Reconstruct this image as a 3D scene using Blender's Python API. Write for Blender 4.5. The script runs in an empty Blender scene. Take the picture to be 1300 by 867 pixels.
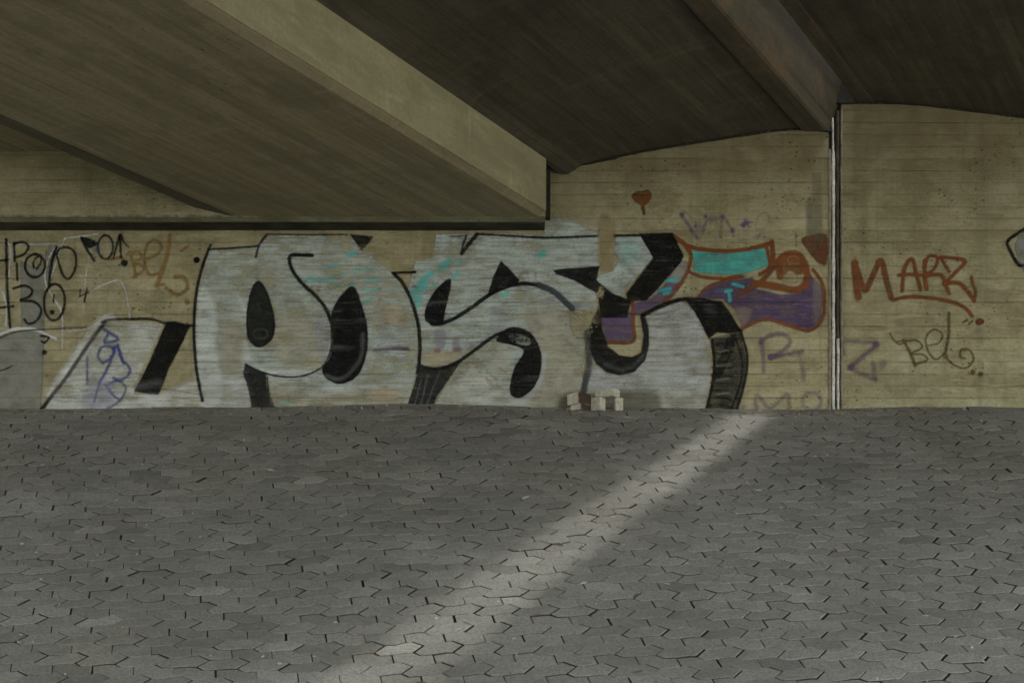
import bpy, bmesh, math, random
import numpy as np
from mathutils import Vector, Matrix
random.seed(7)
S = bpy.context.scene
C = S.collection
PX = 12.7/2000.0          # metres on the wall plane per photo pixel
WY = 12.7                 # wall plane
DX = 0.5075               # plan skew of the bridge axis
def wx(x): return (x-650)*PX
def wz(y): return (870-y)*PX

# ------------------------------------------------------------------ helpers
def link(name, me, mat=None, parent=None, kind=None, label=None, cat=None, group=None):
    o = bpy.data.objects.new(name, me); C.objects.link(o)
    if mat is not None: me.materials.append(mat)
    if parent is not None: o.parent = parent
    if kind: o['kind'] = kind
    if label: o['label'] = label
    if cat: o['category'] = cat
    if group: o['group'] = group
    return o
def empty(name, label, cat, group=None, loc=(0,0,0)):
    o = bpy.data.objects.new(name, None); C.objects.link(o); o.location = loc
    o['label'] = label; o['category'] = cat
    if group: o['group'] = group
    return o
def pymesh(name, vs, fs):
    me = bpy.data.meshes.new(name); me.from_pydata(vs, [], fs); me.update(); return me
def npmesh(name, co, quads):
    me = bpy.data.meshes.new(name)
    n = len(co); m = len(quads)
    me.vertices.add(n); me.vertices.foreach_set('co', co.astype(np.float32).ravel())
    me.loops.add(m*4); me.loops.foreach_set('vertex_index', quads.astype(np.int32).ravel())
    me.polygons.add(m); me.polygons.foreach_set('loop_start', np.arange(0, m*4, 4, dtype=np.int32))
    me.update(calc_edges=True); me.validate()
    return me

# ------------------------------------------------------------------ numpy noise
def vnoise(x, y, seed=0):
    xi = np.floor(x).astype(np.int64); yi = np.floor(y).astype(np.int64)
    fx = x-xi; fy = y-yi
    fx = fx*fx*(3-2*fx); fy = fy*fy*(3-2*fy)
    def h(a, b):
        n = (a*374761393 + b*668265263 + seed*974634777) & 0xffffffff
        n = ((n ^ (n >> 13))*1274126177) & 0xffffffff
        n = n ^ (n >> 16)
        return (n & 0xffff)/65535.0
    return (h(xi,yi)*(1-fx)+h(xi+1,yi)*fx)*(1-fy)+(h(xi,yi+1)*(1-fx)+h(xi+1,yi+1)*fx)*fy
def fbm(x, y, seed=0, o=3):
    r = 0; a = .5; t = 0
    for i in range(o):
        r = r + a*vnoise(x*2**i, y*2**i, seed+i*17); t += a; a *= .55
    return r/t

# ------------------------------------------------------------------ board relief of the walls
BP = 15.2*PX
def relief(z, seed):
    z = np.asarray(z, dtype=float)
    q = z/BP; b = np.floor(q); f = q-b
    rs = vnoise(b*7.31+.5, b*0+seed*3.3, seed)     # a step per board
    off = (rs-.5)*.010
    nxt = (vnoise((b+1)*7.31+.5, b*0+seed*3.3, seed)-.5)*.010
    prv = (vnoise((b-1)*7.31+.5, b*0+seed*3.3, seed)-.5)*.010
    t = np.clip((f-.93)/.14, 0, 1); t2 = np.clip((.07-f)/.14, 0, 1)
    off = off*(1-t-t2)+nxt*t+prv*t2
    groove = -.0035*np.exp(-((np.minimum(f, 1-f))/.045)**2)
    taper = (f-.5)*-.004*np.clip(1-np.abs(f-.5)*0, 0, 1)
    taper = taper*(1-np.clip((np.abs(f-.5)-.42)/.08, 0, 1))
    return off+groove+taper      # towards the camera positive

# ------------------------------------------------------------------ materials
def nt(name):
    m = bpy.data.materials.new(name); m.use_nodes = True
    t = m.node_tree; t.nodes.clear()
    out = t.nodes.new('ShaderNodeOutputMaterial')
    return m, t, out
def N(t, typ, **kw):
    n = t.nodes.new(typ)
    for k, v in kw.items():
        if k.startswith('i_'): n.inputs[int(k[2:])].default_value = v
        else: setattr(n, k, v)
    return n
def mapped(t, scale, rot=0.0, coord='Object'):
    tc = N(t, 'ShaderNodeTexCoord'); mp0 = N(t, 'ShaderNodeMapping')
    mp0.inputs['Rotation'].default_value = (0, 0, rot)
    mp = N(t, 'ShaderNodeMapping'); mp.inputs['Scale'].default_value = scale
    t.links.new(tc.outputs[coord], mp0.inputs[0]); t.links.new(mp0.outputs[0], mp.inputs[0])
    return mp.outputs[0]
def noise(t, vec, scale, detail=4, rough=.55, dist=0.0):
    n = N(t, 'ShaderNodeTexNoise'); n.inputs['Scale'].default_value = scale
    n.inputs['Detail'].default_value = detail; n.inputs['Roughness'].default_value = rough
    n.inputs['Distortion'].default_value = dist
    t.links.new(vec, n.inputs['Vector']); return n.outputs['Fac']
def ramp(t, fac, stops, interp='LINEAR'):
    r = N(t, 'ShaderNodeValToRGB'); r.color_ramp.interpolation = interp
    el = r.color_ramp.elements
    while len(el) < len(stops): el.new(.5)
    for e, (p, c) in zip(el, stops):
        e.position = p; e.color = (c, c, c, 1) if not hasattr(c, '__len__') else (*c, 1)
    t.links.new(fac, r.inputs[0]); return r.outputs[0]
def mix(t, fac, a, b, mode='MIX'):
    m = N(t, 'ShaderNodeMix', data_type='RGBA', blend_type=mode)
    for s, v in ((0, fac), (6, a), (7, b)):
        if hasattr(v, 'links') or hasattr(v, 'is_linked'): t.links.new(v, m.inputs[s])
        else: m.inputs[s].default_value = v if s == 0 else (*v, 1)
    return m.outputs[2]
def math_(t, op, a, b=0.0, clamp=False):
    m = N(t, 'ShaderNodeMath', operation=op, use_clamp=clamp)
    for s, v in ((0, a), (1, b)):
        if hasattr(v, 'is_linked'): t.links.new(v, m.inputs[s])
        else: m.inputs[s].default_value = v
    return m.outputs[0]
def finish(t, out, col, rough=.85, bump=None, bs=.3, bd=.01, spec=.3):
    b = N(t, 'ShaderNodeBsdfPrincipled')
    t.links.new(col, b.inputs['Base Color']) if hasattr(col, 'is_linked') else setattr(b.inputs['Base Color'], 'default_value', (*col, 1))
    if hasattr(rough, 'is_linked'): t.links.new(rough, b.inputs['Roughness'])
    else: b.inputs['Roughness'].default_value = rough
    b.inputs['Specular IOR Level'].default_value = spec
    if bump is not None:
        bn = N(t, 'ShaderNodeBump'); bn.inputs['Strength'].default_value = bs; bn.inputs['Distance'].default_value = bd
        t.links.new(bump, bn.inputs['Height']); t.links.new(bn.outputs[0], b.inputs['Normal'])
    t.links.new(b.outputs[0], out.inputs[0]); return b

def board_nodes(t):
    """board seam mask (1 on seam) and per board tone from height"""
    tc = N(t, 'ShaderNodeTexCoord'); sp = N(t, 'ShaderNodeSeparateXYZ'); t.links.new(tc.outputs['Object'], sp.inputs[0])
    wob = noise(t, mapped(t, (.7, 1, 5)), 2, 2)
    z = math_(t, 'ADD', sp.outputs[2], math_(t, 'MULTIPLY', wob, .004))
    q = math_(t, 'DIVIDE', z, BP)
    f = math_(t, 'FRACT', q); fl = math_(t, 'FLOOR', q)
    d = math_(t, 'MINIMUM', f, math_(t, 'SUBTRACT', 1.0, f))
    wn = N(t, 'ShaderNodeTexWhiteNoise', noise_dimensions='1D'); t.links.new(fl, wn.inputs['W'])
    seam = ramp(t, d, [(0, 1), (.035, .75), (.08, 0)])
    brk = ramp(t, noise(t, mapped(t, (1.3, 1, 9)), 1.6, 3), [(.42, .0), (.66, 1)])
    seam = math_(t, 'MULTIPLY', seam, brk)
    return seam, wn.outputs['Value'], sp

def pits(t, scale, thr, vec=None):
    v = N(t, 'ShaderNodeTexVoronoi'); v.inputs['Scale'].default_value = scale
    t.links.new(vec if vec is not None else mapped(t, (1, 1, 1.3)), v.inputs['Vector'])
    d = ramp(t, v.outputs['Distance'], [(thr*.5, 1), (thr, 0)])
    sel = N(t, 'ShaderNodeSeparateXYZ'); t.links.new(v.outputs['Color'], sel.inputs[0])
    k = ramp(t, sel.outputs[0], [(.55, 0), (.6, 1)])
    return math_(t, 'MULTIPLY', d, k)

def wall_material(name, c1, c2, c3, green=.4):
    m, t, out = nt(name)
    seam, tone, sp = board_nodes(t)
    big = noise(t, mapped(t, (1, 1, 1.2)), .9, 5, .6, .4)
    col = mix(t, ramp(t, big, [(.3, 0), (.7, 1)]), c1, c2)
    # warm / green blotches
    col = mix(t, ramp(t, noise(t, mapped(t, (1.6, 1, .8)), 1.4, 5, .65), [(.48, 0), (.72, green)]), col, c3)
    # board tones and grain
    col = mix(t, math_(t, 'MULTIPLY', tone, .42), col, (.19, .16, .08))
    grain = noise(t, mapped(t, (5, 5, 34)), 2, 6, .75)
    col = mix(t, ramp(t, grain, [(.35, .35), (.65, 0)]), col, (.15, .125, .075))
    fine = noise(t, mapped(t, (1, 1, 1)), 45, 4, .7)
    col = mix(t, ramp(t, fine, [(.35, .28), (.6, 0)]), col, (.13, .11, .07))
    blot = noise(t, mapped(t, (1, 1, 1.4)), 2.6, 7, .72, .3)
    col = mix(t, ramp(t, blot, [(.47, 0), (.60, .55)]), col, (.17, .145, .075))
    col = mix(t, ramp(t, blot, [(.33, .5), (.44, 0)]), col, (.52, .48, .34))
    lite = ramp(t, noise(t, mapped(t, (1.6, 1, 11)), 2.4, 6, .7), [(.54, 0), (.66, .5)])
    col = mix(t, lite, col, (.50, .455, .30))
    # vertical weather streaks
    st = noise(t, mapped(t, (9, 1, .35)), 1.1, 4, .6)
    col = mix(t, ramp(t, st, [(.52, 0), (.75, .45)]), col, (.13, .115, .075))
    st2 = noise(t, mapped(t, (14, 1, .5)), .9, 3, .6)
    col = mix(t, ramp(t, st2, [(.6, 0), (.8, .35)]), col, (.44, .40, .30))
    # darker brown towards the ceiling line
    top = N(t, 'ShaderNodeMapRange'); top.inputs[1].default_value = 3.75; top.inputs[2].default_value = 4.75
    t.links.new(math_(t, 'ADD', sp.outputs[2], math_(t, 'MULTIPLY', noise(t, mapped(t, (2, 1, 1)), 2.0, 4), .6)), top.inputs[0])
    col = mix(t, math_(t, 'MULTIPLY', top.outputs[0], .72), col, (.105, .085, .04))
    col = mix(t, math_(t, 'MULTIPLY', seam, .62), col, (.07, .058, .036))
    p1 = pits(t, 20, .26); p2 = pits(t, 48, .30)
    pp = math_(t, 'MAXIMUM', p1, math_(t, 'MULTIPLY', p2, .7))
    dens = ramp(t, noise(t, mapped(t, (1, 1, 1)), 1.7, 3), [(.42, 0), (.62, .85)])
    pp = math_(t, 'MULTIPLY', pp, dens)
    col = mix(t, pp, col, (.045, .038, .024))
    h = math_(t, 'ADD', math_(t, 'MULTIPLY', grain, .5), math_(t, 'MULTIPLY', fine, .5))
    h = math_(t, 'SUBTRACT', h, math_(t, 'MULTIPLY', pp, 1.2))
    finish(t, out, col, .88, h, .55, .006)
    return m

def paint_material():
    m, t, out = nt('spray_paint')
    at = N(t, 'ShaderNodeAttribute', attribute_name='paint', attribute_type='GEOMETRY')
    seam, tone, sp = board_nodes(t)
    grain = noise(t, mapped(t, (3, 3, 60)), 2, 5, .7)
    fine = noise(t, mapped(t, (1, 1, 1)), 45, 4, .7)
    mot = noise(t, mapped(t, (2, 1, 3)), 5, 5, .65)
    col = mix(t, ramp(t, mot, [(.4, .35), (.62, 0)]), at.outputs['Color'], (.66, .62, .52), 'MULTIPLY')
    col = mix(t, math_(t, 'MULTIPLY', seam, .55), col, (.25, .22, .18), 'MULTIPLY')
    wear = ramp(t, math_(t, 'ADD', math_(t, 'MULTIPLY', grain, .5), math_(t, 'MULTIPLY', fine, .5)), [(.30, .5), (.42, 1)])
    a = math_(t, 'MULTIPLY', at.outputs['Alpha'], wear)
    p2 = pits(t, 60, .22)
    a = math_(t, 'MULTIPLY', a, math_(t, 'SUBTRACT', 1.0, math_(t, 'MULTIPLY', p2, .8)))
    b = finish(t, out, col, .7, math_(t, 'ADD', math_(t, 'MULTIPLY', grain, .5), math_(t, 'MULTIPLY', fine, .5)), .4, .005, .12)
    tr = N(t, 'ShaderNodeBsdfTransparent'); ms = N(t, 'ShaderNodeMixShader')
    t.links.new(a, ms.inputs[0]); t.links.new(tr.outputs[0], ms.inputs[1]); t.links.new(b.outputs[0], ms.inputs[2])
    t.links.new(ms.outputs[0], out.inputs[0])
    return m

AX = -math.atan(DX)       # rotate so local Y runs along the bridge axis
def soffit_material(name, c1, c2, dark, streak=.5, rust=0.0):
    m, t, out = nt(name)
    rot = math.atan(DX)
    big = noise(t, mapped(t, (1, .35, 1), rot), 1.1, 5, .6, .5)
    col = mix(t, ramp(t, big, [(.3, 0), (.7, 1)]), c1, c2)
    bl = noise(t, mapped(t, (11, .45, 3), rot), 1.6, 5, .65)      # board grain along the axis
    col = mix(t, ramp(t, bl, [(.40, streak), (.58, 0)]), col, dark)
    bl2 = noise(t, mapped(t, (16, .8, 5), rot), 2.2, 4, .6)
    col = mix(t, ramp(t, bl2, [(.55, 0), (.75, .4)]), col, tuple(min(1, x*1.7) for x in c2))
    sx = N(t, 'ShaderNodeSeparateXYZ'); t.links.new(mapped(t, (1, 1, 1), rot), sx.inputs[0])
    q = math_(t, 'DIVIDE', sx.outputs[0], .115); wn = N(t, 'ShaderNodeTexWhiteNoise', noise_dimensions='1D'); t.links.new(math_(t, 'FLOOR', q), wn.inputs['W'])
    col = mix(t, math_(t, 'MULTIPLY', wn.outputs['Value'], .4), col, dark)
    fq = math_(t, 'FRACT', q); ds = math_(t, 'MINIMUM', fq, math_(t, 'SUBTRACT', 1.0, fq))
    sm = math_(t, 'MULTIPLY', ramp(t, ds, [(0, .7), (.05, 0)]), ramp(t, noise(t, mapped(t, (4, .8, 1), rot), 1.3, 3), [(.42, 0), (.6, 1)]))
    col = mix(t, sm, col, tuple(x*.5 for x in dark))
    sb = noise(t, mapped(t, (1, .6, 1), rot), 2.3, 7, .72)
    col = mix(t, ramp(t, sb, [(.50, 0), (.62, .45)]), col, dark)
    cross = noise(t, mapped(t, (.6, 7, 1), rot), 1.5, 3, .6)
    col = mix(t, ramp(t, cross, [(.58, 0), (.78, .22)]), col, tuple(x*1.5 for x in c2))
    fine = noise(t, mapped(t, (1, 1, 1)), 38, 4, .7)
    col = mix(t, ramp(t, fine, [(.32, .4), (.6, 0)]), col, dark)
    if rust:
        rs = noise(t, mapped(t, (1.2, .5, 1), rot), 2.1, 6, .7, .6)
        col = mix(t, ramp(t, rs, [(.55, 0), (.62, rust)]), col, (.20, .11, .055))
    pt = pits(t, 9, .13, mapped(t, (1.6, .7, 1), rot))
    pt = math_(t, 'MULTIPLY', pt, ramp(t, noise(t, mapped(t, (1, 1, 1)), .8, 3), [(.5, 0), (.62, .9)]))
    col = mix(t, pt, col, (.02, .017, .012))
    h = math_(t, 'ADD', math_(t, 'MULTIPLY', bl, .7), math_(t, 'MULTIPLY', fine, .3))
    finish(t, out, col, .9, h, .5, .008)
    return m

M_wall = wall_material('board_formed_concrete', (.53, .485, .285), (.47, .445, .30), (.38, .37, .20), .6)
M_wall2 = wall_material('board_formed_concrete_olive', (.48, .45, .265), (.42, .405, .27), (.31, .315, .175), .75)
M_paint = paint_material()
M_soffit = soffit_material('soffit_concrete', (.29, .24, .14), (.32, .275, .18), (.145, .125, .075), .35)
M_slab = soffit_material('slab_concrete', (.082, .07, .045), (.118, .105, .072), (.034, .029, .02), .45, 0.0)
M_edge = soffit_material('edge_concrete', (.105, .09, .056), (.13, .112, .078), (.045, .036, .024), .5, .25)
M_face_lit = soffit_material('lit_beam_face_concrete', (.36, .335, .20), (.42, .39, .25), (.20, .185, .11), .5)

def simple(name, c, c2, scale=20, rough=.85, bs=.4):
    m, t, out = nt(name)
    n = noise(t, mapped(t, (1, 1, 1)), scale, 5, .7)
    finish(t, out, mix(t, ramp(t, n, [(.35, 0), (.65, 1)]), c, c2), rough, n, bs, .004)
    return m
M_seal_and_dark_fill = simple('joint_sealant_and_dark_fill', (.012, .010, .008), (.035, .03, .022), 30)
M_lime = simple('lime_deposit', (.42, .40, .36), (.80, .79, .76), 34)
M_edge_strip = simple('joint_edge_mortar', (.33, .30, .22), (.15, .12, .085), 16)
M_block = simple('cast_block_concrete', (.60, .575, .48), (.38, .36, .29), 30)
M_brick_shaded = simple('red_clay_brick_shaded', (.075, .045, .034), (.05, .034, .026), 50)  # red of the right sides, darkened to include their shade
M_dirt = simple('joint_dirt', (.014, .013, .010), (.06, .054, .043), 16)
M_road = simple('pale_concrete_road', (.20, .195, .17), (.26, .25, .22), 30)
M_grass = simple('grass_green', (.05, .07, .025), (.09, .10, .04), 6)

def paver_material():
    m, t, out = nt('concrete_pavers')
    at = N(t, 'ShaderNodeAttribute', attribute_name='tone', attribute_type='GEOMETRY')
    big = noise(t, mapped(t, (1, 1, 1)), 1.0, 5, .6, .3)
    col = mix(t, ramp(t, big, [(.32, 0), (.68, 1)]), (.215, .212, .196), (.295, .292, .272))
    warm = noise(t, mapped(t, (1, .6, 1)), .7, 4, .6)
    col = mix(t, ramp(t, warm, [(.5, 0), (.75, .3)]), col, (.20, .185, .13))
    col = mix(t, 1.0, col, at.outputs['Color'], 'MULTIPLY')
    fine = noise(t, mapped(t, (1, 1, 1)), 60, 5, .75)
    col = mix(t, ramp(t, fine, [(.36, .6), (.58, 0)]), col, (.085, .082, .07))
    stn = noise(t, mapped(t, (1, 1, 1)), 2.2, 8, .72, .5)
    col = mix(t, ramp(t, stn, [(.50, 0), (.64, .35)]), col, (.13, .125, .105))
    med = noise(t, mapped(t, (1, 1, 1)), 14, 4, .65)
    col = mix(t, ramp(t, med, [(.52, 0), (.72, .35)]), col, (.30, .295, .26))
    sp = pits(t, 48, .18)
    col = mix(t, math_(t, 'MULTIPLY', sp, .65), col, (.05, .048, .04))
    sp2 = pits(t, 31, .10, mapped(t, (1.1, 1, 1.2), .4))
    col = mix(t, math_(t, 'MULTIPLY', sp2, .8), col, (.42, .41, .36))
    h = math_(t, 'ADD', math_(t, 'MULTIPLY', fine, .4), math_(t, 'MULTIPLY', med, .6))
    finish(t, out, col, .86, h, .9, .009, .3)
    return m
M_paver = paver_material()

# ------------------------------------------------------------------ ground
SL = 0.525; H = 4.425
def gz(y): return -H + SL*y
COS = 1/math.sqrt(1+SL*SL); SIN = SL*COS
def undul(x, y):
    return .012*math.sin(x*1.3+y*.7)+.010*math.sin(x*.55-y*1.9+1.2)+.006*math.sin(x*3.1+y*2.3)
def build_pavers():
    w = .225; pY = .1075
    gap = -.006
    U = [(0, 0), (.2, -.28), (.5, -.2), (.85, 0)]
    L = [(0, 0), (.15, .12), (.33, -.1), (.5, -.28), (.75, -.27)]
    vs, fs, tone, side = [], [], [], []
    nrows = 71
    for r in range(nrows):
        Yb = 12.92 - r*pY - pY*.5           # lower boundary height of the row (plan Y)
        even = (r % 2 == 0)
        for k in range(-30, 32):
            # joint centre
            jc = k + (0 if even else .5)
            if even:
                bot = [(jc-.085+x, y) for x, y in U] + [(jc-.085+1, 0)]
                xs = jc+.085-.5
                top = [(xs+x, y+1) for x, y in ((.5, -.28), (.75, -.27), (1, 0), (1.15, .12), (1.33, -.1), (1.5, -.28))]
            else:
                xs = jc+.085
                bot = [(xs+x, y) for x, y in L] + [(xs+1, 0)]
                xb = jc-.085-.5
                top = [(xb+x, y+1) for x, y in ((.5, -.2), (.85, 0), (1, 0), (1.2, -.28), (1.5, -.2))]
            poly = bot + top[::-1]
            cx = sum(p[0] for p in poly)/len(poly); cy = sum(p[1] for p in poly)/len(poly)
            X0 = cx*w + .2325*(Yb-12) ; Y0 = Yb + cy*pY
            if abs(X0) > 6.2 or Y0 - .035*X0 > 12.80: continue
            gh = random.choice([.002, .003, .004, .005, .007, .009, .012]); gr = random.choice([.001, .0015, .002, .003, .004, .0075])
            if even: gh = min(gh*1.55+.002, .019)
            a = random.gauss(0, .012); dx = random.gauss(0, .0016); dy = random.gauss(0, .0012)
            dz = random.gauss(0, .0016)+(random.random()<.03)*random.uniform(-.006, .006)
            tx = random.gauss(0, .010); ty = random.gauss(0, .012)
            tn = random.gauss(1, .09)
            if random.random() < .07: tn *= random.choice([.75, .85, 1.2, 1.3])
            base = len(vs); n = len(poly)
            ca, sa = math.cos(a), math.sin(a)
            for ring, (ins, zz) in enumerate(((.0045, 0), (0, -.0035), (0, -.05))):
                for (px, py) in poly:
                    lx = (px-cx)*w; ly = (py-cy)*pY/COS
                    lx *= 1-(gh+ins*2)/w; ly *= 1-(gr+ins*2)/(pY/COS); lx += .2325*COS*ly
                    qx = lx*ca-ly*sa+dx; qy = lx*sa+ly*ca+dy
                    hh = dz+qx*tx+qy*ty+zz
                    gx = X0+qx; gyp = Y0+qy*COS
                    gyp2 = gyp - .035*gx
                    xx = gx + .2325*0 ; 
                    vs.append((xx, gyp2-hh*SIN, gz(gyp2)+hh*COS+undul(gx, gyp2)))
                    tone.append(tn)
            fs.append([base+i for i in range(n)]); side.append(0)
            for q in (0, 1):
                for i in range(n):
                    j = (i+1) % n
                    fs.append([base+q*n+i, base+(q+1)*n+i, base+(q+1)*n+j, base+q*n+j]); side.append(q)
    me = pymesh('pavement', vs, fs)
    ca_ = me.color_attributes.new('tone', 'FLOAT_COLOR', 'POINT')
    arr = np.ones((len(vs), 4), dtype=np.float32); arr[:, :3] = np.array(tone, dtype=np.float32)[:, None]
    ca_.data.foreach_set('color', arr.ravel())
    o = link('pavement', me, M_paver, kind='structure')
    me.materials.append(M_dirt)
    me.polygons.foreach_set('material_index', np.array(side, dtype=np.int32))
    return o
build_pavers()
# bedding under the pavers
vs, fs = [], []
nx, ny = 70, 44
for j in range(ny+1):
    for i in range(nx+1):
        x = -6.6+13.2*i/nx; y = 5.2+7.7*j/ny
        vs.append((x, y, gz(y)-.030+undul(x, y)))
for j in range(ny):
    for i in range(nx):
        a = j*(nx+1)+i; fs.append([a, a+1, a+nx+2, a+nx+1])
link('bedding_ground', pymesh('bedding', vs, fs), M_dirt, kind='structure')
# plain slope beyond the paved area and the flat ground
def slab_sheet(x0, x1): return [(x0, 5.3, gz(5.3)-.01), (x1, 5.3, gz(5.3)-.01), (x1, 13.2, gz(13.2)-.01), (x0, 13.2, gz(13.2)-.01)]
v = slab_sheet(-30, -6.3)+slab_sheet(6.3, 30)
link('embankment', pymesh('embankment', v, [[0, 1, 2, 3], [4, 5, 6, 7]]), M_grass, kind='structure')
link('road', pymesh('road', [(-300, -300, -1.64), (300, -300, -1.64), (300, 5.42, -1.64), (-300, 5.42, -1.64)], [[0, 1, 2, 3]]), M_road, kind='structure')
link('terrain', pymesh('terrain', [(-300, 16, 2.2), (300, 16, 2.2), (300, 300, 2.2), (-300, 300, 2.2)], [[0, 1, 2, 3]]), M_grass, kind='structure')

# ------------------------------------------------------------------ walls
def wall_panel(name, x0, x1, z0, z1, seed, mat, parent, yplane=WY):
    zs = np.arange(z0, z1, .0032); nz = len(zs)
    r = relief(zs, seed)
    xs = np.array([x0, (x0+x1)/2, x1]); nx = 3
    co = np.zeros((nz, nx, 3)); co[:, :, 0] = xs[None, :]; co[:, :, 1] = (yplane-r)[:, None]; co[:, :, 2] = zs[:, None]
    idx = np.arange(nz*nx).reshape(nz, nx)
    q = np.stack([idx[:-1, :-1], idx[:-1, 1:], idx[1:, 1:], idx[1:, :-1]], -1).reshape(-1, 4)
    co = co.reshape(-1, 3)
    # back and edges so that the panel has thickness
    b = len(co)
    back = np.array([[x0, yplane+.6, z0], [x1, yplane+.6, z0], [x1, yplane+.6, zs[-1]], [x0, yplane+.6, zs[-1]]])
    co = np.vstack([co, back])
    quads = [list(k) for k in q]
    quads += [[b+1, b, b+3, b+2]]
    me = bpy.data.meshes.new(name)
    ln = [int(idx[i, 0]) for i in range(nz)]; rn = [int(idx[i, nx-1]) for i in range(nz)]
    tn = [int(idx[nz-1, i]) for i in range(nx)]; bn_ = [int(idx[0, i]) for i in range(nx)]
    faces = [[int(a) for a in k] for k in quads]
    faces += [ln+[b+3, b], rn[::-1]+[b+1, b+2], tn+[b+2, b+3], bn_[::-1]+[b, b+1]]
    me.from_pydata([tuple(map(float, c)) for c in co], [], faces); me.update()
    return link(name, me, mat, parent)

W1 = empty('abutment_wall', 'long board-formed concrete abutment wall covered in the big silver and black graffiti letters', 'wall', loc=(0, WY, 2.2))
W2 = empty('abutment_wall', 'board-formed concrete wall right of the vertical joint with the brown tag', 'wall', loc=(4.5, WY, 2.2))
def adopt(o, p):
    o.parent = p; o.matrix_parent_inverse = Matrix.Translation(-p.location); return o
XJ0, XJ1 = wx(1052), wx(1068)
SEED1, SEED2 = 3, 8
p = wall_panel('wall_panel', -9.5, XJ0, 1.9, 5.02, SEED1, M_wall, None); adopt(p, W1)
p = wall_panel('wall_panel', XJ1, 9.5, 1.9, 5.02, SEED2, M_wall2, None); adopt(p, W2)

# ------------------------------------------------------------------ graffiti painter
def cat(pts, k=8, closed=False):
    P = [np.array(p, float) for p in pts]
    if len(P) < 3 and not closed: return np.array(P)
    out = []; n = len(P)
    rng = range(n if closed else n-1)
    for i in rng:
        p1, p2 = P[i], P[(i+1) % n]
        p0 = P[(i-1) % n] if (closed or i > 0) else p1
        p3 = P[(i+2) % n] if (closed or i < n-2) else p2
        for s in range(k):
            t = s/k
            out.append(.5*((2*p1)+(-p0+p2)*t+(2*p0-5*p1+4*p2-p3)*t*t+(-p0+3*p1-3*p2+p3)*t**3))
    if not closed: out.append(P[-1])
    return np.array(out)
def dist_poly(X, Y, pts, closed=False):
    d = np.full(X.shape, 1e9)
    n = len(pts)
    for i in range(n if closed else n-1):
        a = pts[i]; b = pts[(i+1) % n]
        ab = b-a; L2 = (ab**2).sum()
        if L2 < 1e-9: continue
        t = np.clip(((X-a[0])*ab[0]+(Y-a[1])*ab[1])/L2, 0, 1)
        d = np.minimum(d, (X-a[0]-t*ab[0])**2+(Y-a[1]-t*ab[1])**2)
    return np.sqrt(d)
def inside(X, Y, pts):
    c = np.zeros(X.shape, bool); n = len(pts)
    for i in range(n):
        x1, y1 = pts[i]; x2, y2 = pts[(i+1) % n]
        if y1 == y2: continue
        cond = ((y1 > Y) != (y2 > Y)) & (X < (x2-x1)*(Y-y1)/(y2-y1)+x1)
        c ^= cond
    return c
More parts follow.
